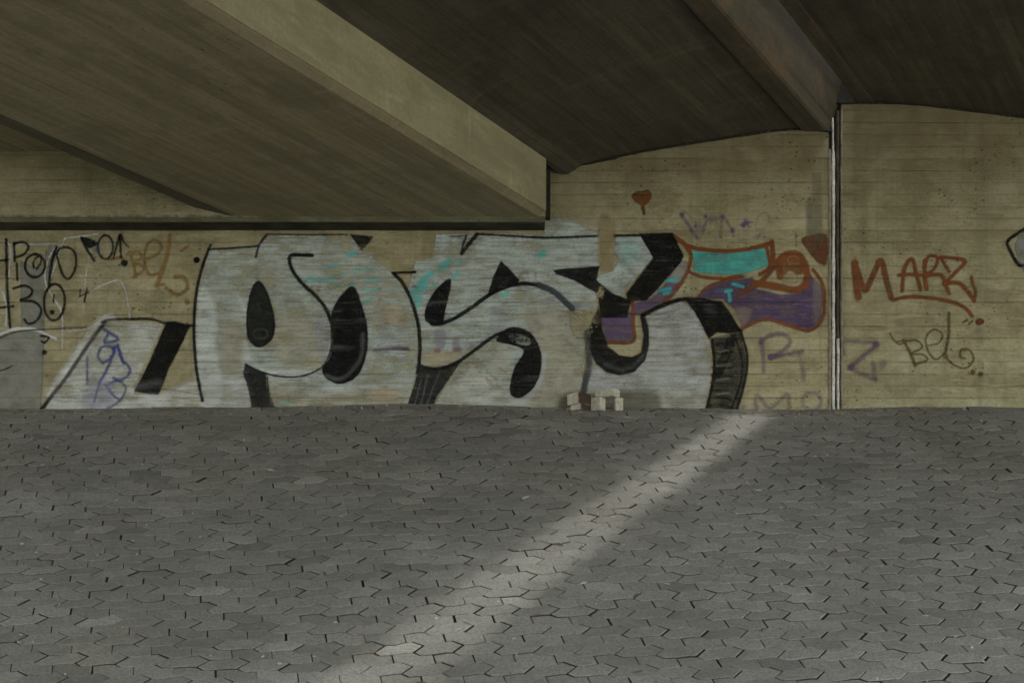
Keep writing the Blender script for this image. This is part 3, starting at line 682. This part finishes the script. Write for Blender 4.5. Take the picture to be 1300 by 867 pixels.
for P, w, al in (([(366, 580), (372, 640), (374, 700)], 14, .45), ([(362, 592), (400, 566), (445, 562), (472, 590), (440, 625), (400, 646)], 15, .5), ([(400, 648), (515, 624)], 15, .6), ([(505, 628), (518, 700), (520, 730)], 15, .4), ([(348, 845), (348, 785), (400, 832), (460, 782), (466, 845)], 15, .4), ([(300, 830), (290, 845)], 14, .35)): a.line(P, w, PV, al, 3.5, wear=.6)
a.ell(550, 808, 34, 32, 15, PV, .38, soft=4); a.dot(400, 645, 12, PV, .5)
a.build('purple_tag', W1, 1, SEED1, .8, label='faint purple letters near the joint')
a = Art(TG)
a.fill([(778, 482), (800, 455), (850, 445), (885, 442), (902, 480), (880, 520), (850, 535), (810, 520)], (.16, .07, .02), .92, 1.3); a.line([(845, 520), (852, 560), (856, 585)], 20, (.16, .07, .02), .9)
a.build('brown_splat', W1, 1, SEED1, .8, label='brown paint splat with a drip high on the wall')
a = Art(TE)
a.fill([(512, 216), (545, 200), (604, 198), (606, 302), (578, 302), (545, 268)], (.14, .055, .03), .88, 2)
a.ell(545, 225, 14, 20, 4, (.24, .14, .08), .5)
a.line([(492, 195), (494, 240)], 4, BK, .6); a.line([(484, 212), (500, 200)], 3, BK, .6)
a.build('brown_blob', W1, 3, SEED1, .8, label='dark brown paint blob beside the joint')
a = Art(TE)
a.fill([(531, 62), (556, 60), (562, 200), (530, 200)], (.14, .15, .11), .45, 3.5, False)
a.fill([(556, -30), (585, -30), (590, 180), (575, 240), (560, 190)], (.22, .20, .13), .5, 4, False)
a.at((0, 0, 1)); a.fill([(784, 498), (800, 496), (832, 498), (836, 524), (784, 524)], (.13, .13, .08), .5, 8, True, .5)  # the block pile's cast shadow, painted as a dark olive patch
a.fill([(712, 505), (722, 498), (735, 502), (735, 524), (708, 524)], (.14, .13, .09), .5, 6)  # dark patch behind the left bricks
a.build('grime_and_shade_patch', W1, 6, SEED1, 1.0)

# right wall
a = Art(TF)
for P, w, al in (([(150, 215), (155, 290), (166, 358)], 27, .75), ([(150, 215), (175, 285), (196, 328), (232, 255), (262, 205), (285, 290), (305, 362)], 25, .8), ([(350, 332), (362, 235), (392, 198), (412, 260), (428, 325)], 17, .85), ([(336, 266), (380, 262), (432, 265)], 14, .9), ([(448, 205), (446, 265), (454, 322)], 18, .9), ([(448, 215), (465, 184), (495, 186), (500, 210), (480, 245), (452, 262)], 13, .9), ([(455, 266), (515, 265), (535, 305), (550, 342)], 15, .9),
             ([(512, 190), (550, 250)], 13, .9), ([(512, 190), (565, 192), (618, 206), (580, 250), (530, 300)], 15, .92), ([(530, 300), (590, 298), (625, 330), (655, 372)], 17, .92), ([(644, 272), (652, 310), (662, 335), (655, 372)], 13, .9), ([(312, 370), (380, 357), (470, 362), (560, 378), (615, 402), (646, 437)], 15, .92)):
    a.line(P, w, (.20, .065, .022), al, 2.4, wear=.3)
a.fill([(140, 205), (165, 205), (175, 360), (148, 360)], (.22, .09, .03), .4, 5)
a.fill([(660, 462), (675, 448), (697, 455), (692, 472), (670, 476)], (.14, .045, .02), .95)
a.build('brown_tag', W2, 1, SEED2, .7, label='large brown underlined tag')
OLV = (.13, .10, .035)
a = Art(TF)
for P, w in (([(298, 512), (325, 545), (368, 540), (340, 558), (312, 535)], 7), ([(358, 540), (385, 595), (405, 648)], 13), ([(365, 545), (410, 540), (436, 570), (388, 598), (438, 602), (456, 625), (405, 642)], 8), ([(456, 562), (505, 552), (520, 515), (485, 495), (452, 530), (462, 590), (495, 622), (528, 595)], 8), ([(549, 425), (547, 520), (530, 610)], 13), ([(525, 605), (575, 648), (625, 656), (652, 620), (635, 582), (603, 580), (596, 610), (618, 618)], 8), ([(608, 466), (625, 455)], 9), ([(633, 472), (648, 460)], 9)): a.line(P, w, OLV, .72, 1.6)
a.dot(650, 675, 10, OLV, .85); a.dot(682, 684, 10, OLV, .85); a.dot(535, 608, 8, OLV, .8)
a.build('olive_tag', W2, 1, SEED2, .7, label='thin olive handwritten tag under the brown one')
a = Art(TF)
for P, w, al in (([(105, 598), (96, 560), (110, 545), (180, 546), (240, 548)], 15, .4), ([(245, 560), (185, 608), (130, 656)], 20, .5), ([(130, 656), (185, 685), (238, 705)], 18, .45), ([(228, 635), (236, 705)], 18, .45)): a.line(P, w, PV, al, 4, wear=.4)
a.dot(268, 640, 17, PV, .4, 5); a.dot(135, 655, 12, PV, .6, 4); a.dot(240, 556, 12, PV, .6, 4)
a.build('purple_tag', W2, 1, SEED2, .8, label='faint purple Z next to the joint')
a = Art(TF)
a.fill([(830, 130), (900, 60), (1000, 80), (1100, 200), (900, 260), (850, 210)], (.30, .32, .31), .75, 2)
a.line([(900, 50), (845, 85), (798, 122), (808, 160), (850, 224), (900, 205)], 14, BK, .92)
a.line([(1000, 60), (900, 50)], 12, BK, .9)
a.build('grey_letter', W2, 1, SEED2, .8, label='edge of a grey letter with black outline')

# ------------------------------------------------------------------ joint between the walls
J = empty('expansion_joint', 'vertical joint with white lime strip between the two concrete walls', 'joint', loc=(wx(1060), WY, 2.2))
def ribbon(name, xc, half, z0, z1, depth, mat, parent, amp=.004, seed=0, n=160, thick=.03):
    """an uneven vertical strip with a rounded front"""
    vs, fs = [], []
    for i in range(n+1):
        z = z0+(z1-z0)*i/n
        j = (float(vnoise(np.array([z*9.]), np.array([.5]), seed)[0])-.5)*2
        j2 = (float(vnoise(np.array([z*17.]), np.array([3.5]), seed)[0])-.5)*2
        w = max(.0006, half*(1+j2*.35)); c = xc+j*amp
        d = depth+j2*.003
        for (a, b) in ((-1, thick), (-.95, .004), (-.3, 0), (.4, 0), (.95, .004), (1, thick)):
            vs.append((c+a*w, d+b, z))
    for i in range(n):
        for q in range(5):
            a = i*6+q; fs.append([a, a+1, a+7, a+6])
    o = link(name, pymesh(name, vs, fs), mat); adopt(o, parent)
    for pl in o.data.polygons: pl.use_smooth = True
    return o
# dark back of the joint
def box(x0, x1, y0, y1, z0, z1):
    v = [(x, y, z) for z in (z0, z1) for y in (y0, y1) for x in (x0, x1)]
    return v, [[0, 2, 3, 1], [4, 5, 7, 6], [0, 1, 5, 4], [2, 6, 7, 3], [0, 4, 6, 2], [1, 3, 7, 5]]
v, f = box(XJ0+.001, XJ1-.001, WY+.035, WY+.09, 1.95, 5.0)
adopt(link('joint_recess', pymesh('recess', v, f), M_seal_and_dark_fill), J)
ribbon('edge_strip', wx(1053.3), .0105, 2.0, wz(190), WY-.012, M_edge_strip, J, .003, 4)
ribbon('lime_strip', wx(1058.2), .0125, 2.0, wz(192), WY-.004, M_lime, J, .0035, 9)
ribbon('lime_strip', wx(1057.6), .006, wz(192), wz(150), WY-.008, M_lime, J, .005, 19)
ribbon('lime_strip', wx(1064.2), .0085, 2.0, wz(430), WY-.008, M_lime, J, .003, 29)
ribbon('edge_strip', wx(1064.5), .011, wz(430), wz(140), WY+.008, simple('grimy_mortar', (.05, .042, .03), (.12, .11, .085), 14), J, .003, 39)
ribbon('edge_strip', wx(1068.5), .007, 2.0, wz(140), WY-.012, M_edge_strip, J, .003, 49)

# ------------------------------------------------------------------ bridge decks
YB = -14.0; YW = 12.95
def prism(name, sec, mat, parent, y0=YB, y1=YW, n=1):
    """section points (X at the wall plane, Z), extruded along the skewed bridge axis"""
    vs, fs = [], []
    m = len(sec)
    for k in range(n+1):
        y = y0+(y1-y0)*k/n
        for X, Z in sec: vs.append((X+DX*(y-WY), y, Z))
    for k in range(n):
        for i in range(m):
            j = (i+1) % m
            fs.append([k*m+i, k*m+j, (k+1)*m+j, (k+1)*m+i])
    fs.append(list(range(m))); fs.append([n*m+i for i in range(m)][::-1])
    me = pymesh(name, vs, fs)
    bm = bmesh.new(); bm.from_mesh(me); bmesh.ops.recalc_face_normals(bm, faces=bm.faces); bm.to_mesh(me); bm.free()
    o = link(name, me, mat); adopt(o, parent); return o
D1 = empty('bridge_deck', 'concrete bridge deck on a wide light beam above the silver graffiti', 'bridge', loc=(0, WY, 3.67))
D2 = empty('bridge_deck', 'darker concrete bridge deck beyond the gap at the upper right', 'bridge', loc=(4, WY, 4.7))
TOP = 5.3
YE = 12.34
# wide beam: soffit piece, right face piece separate, its paler concrete paints in the light on it
prism('beam_soffit', [(-2.30, 3.745), (-1.98, 3.67), (.385, 3.67), (.44, 3.705), (.44, 3.80), (-2.25, 3.80)], M_soffit, D1, YB, YE)
prism('beam_face', [(.30, 3.712), (.452, 3.712), (.452, 4.30), (.30, 4.30)], M_face_lit, D1, YB, YE-.004)
prism('beam_web', [(-2.29, 3.79), (.29, 3.79), (.29, 4.6), (-2.15, 4.6)], M_soffit, D1, YB, YE-.01)
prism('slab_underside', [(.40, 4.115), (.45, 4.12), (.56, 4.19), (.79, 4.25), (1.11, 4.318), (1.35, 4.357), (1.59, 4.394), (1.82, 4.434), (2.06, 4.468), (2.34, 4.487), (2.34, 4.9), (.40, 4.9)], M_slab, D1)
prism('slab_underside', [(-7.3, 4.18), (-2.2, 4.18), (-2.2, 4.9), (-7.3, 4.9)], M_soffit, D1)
prism('edge_beam', [(2.335, 4.472), (2.35, 4.462), (2.53, 4.462), (2.55, 4.475), (2.59+.27*.6, 5.075), (2.335, 5.08)], M_edge, D1)  # gap face slanted along the sun rays so that it stays unlit
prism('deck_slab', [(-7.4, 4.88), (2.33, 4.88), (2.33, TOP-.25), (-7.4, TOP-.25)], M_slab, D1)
# end cross beam over the wall
EX = .262
v, f = box(-9.3, EX, YE, WY+.3, 3.672, 4.5)
adopt(link('cross_beam', pymesh('cross_beam', v, f), M_wall2), D1)
M_under_shade = simple('shaded_stained_concrete', (.015, .014, .010), (.06, .055, .036), 5)  # shade under the cross beam and staining put into one dark colour
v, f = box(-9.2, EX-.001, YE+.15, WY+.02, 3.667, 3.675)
adopt(link('shaded_underside', pymesh('shade_strip', v, f), M_under_shade), D1)
vs, fs = [], []
for i in range(260):
    x = -5.2+i*.0125
    hh = .006+.030*max(0, float(fbm(np.array([x*5.]), np.array([.3]), 77)[0])-.35); dd = .006+.01*float(vnoise(np.array([x*30.]), np.array([.3]), 7)[0])
    vs += [(x, YE+.01, 3.672+hh), (x, YE-dd, 3.672+hh*.6), (x, YE-dd, 3.664), (x, YE+.01, 3.664)]
for i in range(259):
    for k in range(3): a_ = i*4+k; fs.append([a_, a_+1, a_+5, a_+4])
adopt(link('lime_crust', pymesh('crust', vs, fs), simple('lime_crust', (.06, .055, .035), (.34, .33, .25), 9)), D1)
prism('chamfer', [(-2.303, 3.742), (-1.99, 3.6675), (-1.985, 3.6685), (-2.298, 3.75)], soffit_material('shaded_chamfer_concrete', (.10, .088, .058), (.13, .115, .078), (.05, .043, .028), .5), D1, YB, YE-.002)  # faces left, so its shade is put into the darker concrete
# right deck
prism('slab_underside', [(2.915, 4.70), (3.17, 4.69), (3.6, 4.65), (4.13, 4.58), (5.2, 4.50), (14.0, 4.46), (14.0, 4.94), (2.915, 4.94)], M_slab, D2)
prism('edge_beam', [(2.775, 4.715), (2.80, 4.69), (2.92, 4.69), (2.92, 5.06), (2.775+.27*.345, 5.06)], M_edge, D2, YB, YW-.01)  # gap side slanted likewise to let the sun streak through
# sealant lines where wall and decks meet
def seam_strip(name, pts, r, mat, parent, seed=0, fleck=None):
    vs, fs = [], []
    P = cat(pts, 14); n = len(P)
    for i, (x, z) in enumerate(P):
        q = float(vnoise(np.array([i*.7]), np.array([.5]), seed)[0])
        rr = r*(.7+.6*q)
        y = WY-.012-rr*.6
        vs += [(x, WY+.02, z+rr), (x, y, z+rr*.6), (x, y-rr*.3, z), (x, y, z-rr*.6), (x, WY+.02, z-rr)]
    for i in range(n-1):
        for k in range(4): a = i*5+k; fs.append([a, a+1, a+6, a+5])
    o = link(name, pymesh(name, vs, fs), mat); adopt(o, parent)
M_sealfleck = None
m, t, out = nt('flecked_sealant')
fl = noise(t, mapped(t, (1, 1, 3)), 26, 4, .7); fz = noise(t, mapped(t, (1, 1, 1)), 3, 3)
ms = math_(t, 'MULTIPLY', ramp(t, fl, [(.58, 0), (.68, .7)]), ramp(t, fz, [(.45, .0), (.62, 1)]))
finish(t, out, mix(t, ms, (.018, .015, .011), (.34, .32, .27)), .8, fl, .5, .004); M_sealfleck = m
seam_strip('sealant_and_dark_fill', [(wx(710), 4.125), (wx(725), 4.175), (wx(775), 4.243), (wx(825), 4.31), (wx(900), 4.387), (wx(975), 4.46), (wx(1015), 4.478), (wx(1056), 4.462)], .011, M_sealfleck, W1, 3)
seam_strip('sealant_and_dark_fill', [(wx(1070), 4.69), (wx(1150), 4.683), (wx(1230), 4.63), (wx(1330), 4.555), (wx(1450), 4.50)], .010, M_sealfleck, W2, 5)
v, f = box(wx(1062), wx(1106), WY-.03, WY+.01, 4.683, 5.0)  # dark box added to darken the wall seen between the decks
adopt(link('sealant_and_dark_fill', pymesh('gap', v, f), M_seal_and_dark_fill), W2)
v, f = box(EX+.001, EX+.045, WY-.10, WY+.05, wz(280), wz(203))
adopt(link('sealant_and_dark_fill', pymesh('gap', v, f), M_seal_and_dark_fill), W1)

# ------------------------------------------------------------------ blocks against the wall
def block(name, label, cx, cy, zb, sx, sy, sz, rz, mat, group, tilt=(0, 0), side=None, cat_='block'):
    bm = bmesh.new(); bmesh.ops.create_cube(bm, size=1)
    bmesh.ops.scale(bm, vec=(sx, sy, sz), verts=bm.verts)
    bmesh.ops.bevel(bm, geom=bm.edges[:], offset=.004, segments=2, affect='EDGES')
    bmesh.ops.subdivide_edges(bm, edges=[e for e in bm.edges if e.calc_length() > .03], cuts=4, use_grid_fill=True)
    rr = random.Random(hash(label) % 1000)
    for vv in bm.verts: vv.co += Vector((rr.gauss(0, .0009), rr.gauss(0, .0009), rr.gauss(0, .0009)))
    bmesh.ops.translate(bm, vec=(0, 0, sz/2), verts=bm.verts)
    me = bpy.data.meshes.new(name); bm.to_mesh(me); bm.free()
    o = link(name, me, mat, label=label, cat=cat_, group=group)
    if side is not None:
        me.materials.append(side)
        for pl in me.polygons:
            if pl.normal.x > .45: pl.material_index = 1
    o.location = (cx, cy, zb); o.rotation_euler = (tilt[0], tilt[1], math.radians(rz))
    return o
def gnd(y): return gz(y)
BG = 'loose blocks stacked at the foot of the wall'
Yk = 12.44; zk = gnd(Yk)-.005
def bx_(x, y=Yk): return (x-650)/2000*y
vs, fs = [], []
xs_ = np.arange(-5.5, 5.5, .012)
for i, x in enumerate(xs_):
    q1 = float(fbm(np.array([x*6.]), np.array([.3]), 51)[0]); q2 = float(fbm(np.array([x*21.]), np.array([.3]), 52)[0])
    fr = 12.60-.05*q1+.02*q2; hz_ = 2.183+.030*q1+.012*q2
    vs += [(x, fr, gz(fr)-.02), (x, fr+.015, hz_-.012), (x, fr+.05, hz_), (x, WY+.01, hz_+.006*q2)]
for i in range(len(xs_)-1):
    for k in range(3): a_ = i*4+k; fs.append([a_, a_+4, a_+5, a_+1])
link('ground_edge', pymesh('foot', vs, fs), simple('foot_mortar', (.09, .085, .07), (.20, .19, .155), 28), kind='structure')
zl = 2.198
block('brick', 'thin reddish brick lying underneath at the left end of the small pile', bx_(739), 12.615, zl, .11, .14, .042, -42, M_block, BG, (.0, .0), M_brick_shaded, 'brick')
block('brick', 'reddish brick with pale end lying on the thin brick, left of the pile', bx_(736.5), 12.605, zl+.043, .125, .15, .088, -46, M_block, BG, (.0, -.04), M_brick_shaded, 'brick')
block('concrete_block', 'upright pale concrete block left of the dark gap, under the top block', bx_(761), 12.62, zl, .085, .09, .105, -36, M_block, BG)
block('concrete_block', 'pale concrete block right of the dark gap, under the top block', bx_(787), 12.635, zl, .065, .08, .102, 8, M_block, BG)
block('concrete_block', 'pale concrete block lying on top of the two upright ones', bx_(773), 12.62, zl+.107, .16, .12, .06, -34, M_block, BG)

# ------------------------------------------------------------------ litter
vs, fs, cols = [], [], []
rr = random.Random(5)
def shard(x, y, s, el, col, hgt):
    z = gz(y)+undul(x, y)+.003; a = rr.uniform(0, 3.14); n = rr.choice([4, 5, 6]); b = len(vs)
    for lv in (0, 1):
        for i in range(n):
            t = i/n*2*math.pi; r_ = s*rr.uniform(.7, 1.1)*(1 if lv == 0 else .6)
            lx, ly = r_*math.cos(t)*el, r_*math.sin(t)
            X_, Y_ = lx*math.cos(a)-ly*math.sin(a), lx*math.sin(a)+ly*math.cos(a)
            vs.append((x+X_, y+Y_*COS, z+Y_*SIN+lv*hgt*rr.uniform(.6, 1.2))); cols.append(col)
    fs.append([b+n+i for i in range(n)])
    for i in range(n): j = (i+1) % n; fs.append([b+i, b+j, b+n+j, b+n+i])
for i in range(620):
    y = rr.uniform(8.2, 12.62) if i < 420 else 12.66-abs(rr.gauss(0, .12))
    x = rr.uniform(-4.6, 4.6)
    c = rr.choice([(.38, .36, .31), (.30, .27, .2), (.20, .13, .07), (.45, .43, .38), (.10, .08, .05)])
    shard(x, y, rr.uniform(.003, .011), rr.choice([1, 1, 1.6, 4]), c, rr.uniform(.002, .008))
me = pymesh('litter', vs, fs)
ca_ = me.color_attributes.new('tone', 'FLOAT_COLOR', 'POINT')
ca_.data.foreach_set('color', np.array([(*c, 1) for c in cols], dtype=np.float32).ravel())
m, t, out = nt('litter_bits'); at = N(t, 'ShaderNodeAttribute', attribute_name='tone', attribute_type='GEOMETRY'); finish(t, out, at.outputs['Color'], .9)
link('grit_and_leaf_litter', me, m, kind='stuff', label='scattered grit, stone chips and leaf bits on the paving', cat='litter')

# ------------------------------------------------------------------ light, sky, camera
w = bpy.data.worlds.new('World'); S.world = w; w.use_nodes = True
bg = w.node_tree.nodes['Background']
sky = w.node_tree.nodes.new('ShaderNodeTexSky'); sky.sky_type = 'NISHITA'; sky.sun_disc = False
sv = Vector((.29, .02, 1)).normalized()
sky.sun_elevation = math.asin(sv.z); sky.sun_rotation = math.atan2(sv.x, sv.y)
sky.dust_density = 3.0; sky.air_density = 1.0
hs = w.node_tree.nodes.new('ShaderNodeHueSaturation'); hs.inputs['Saturation'].default_value = .25
mw = w.node_tree.nodes.new('ShaderNodeMix'); mw.data_type = 'RGBA'; mw.blend_type = 'MULTIPLY'; mw.inputs[0].default_value = 1; mw.inputs[7].default_value = (1, 1, .95, 1)
w.node_tree.links.new(sky.outputs[0], hs.inputs['Color']); w.node_tree.links.new(hs.outputs[0], mw.inputs[6])
w.node_tree.links.new(mw.outputs[2], bg.inputs[0]); bg.inputs[1].default_value = .15
ld = bpy.data.lights.new('sun', 'SUN'); ld.energy = .85; ld.angle = math.radians(6.5); ld.use_shadow = True; ld.color = (1, .96, .88)
lo = bpy.data.objects.new('sun', ld); C.objects.link(lo)
lo.rotation_euler = sv.to_track_quat('Z', 'Y').to_euler(); lo.location = (5, 0, 12)

cam = bpy.data.cameras.new('camera'); co_ = bpy.data.objects.new('camera', cam); C.objects.link(co_)
cam.sensor_width = 36; cam.lens = 36*2000/1300
co_.rotation_euler = (math.radians(90), 0, 0); co_.location = (0, 0, 0)
cam.shift_y = (870-433.5)/1300
cam.clip_end = 1000
S.camera = co_
S.view_settings.view_transform = 'Standard'; S.view_settings.look = 'None'; S.view_settings.gamma = 1
S.view_settings.exposure = 2.8
S.render.engine = 'CYCLES'
S.cycles.max_bounces = 10; S.cycles.diffuse_bounces = 6; S.cycles.transparent_max_bounces = 24
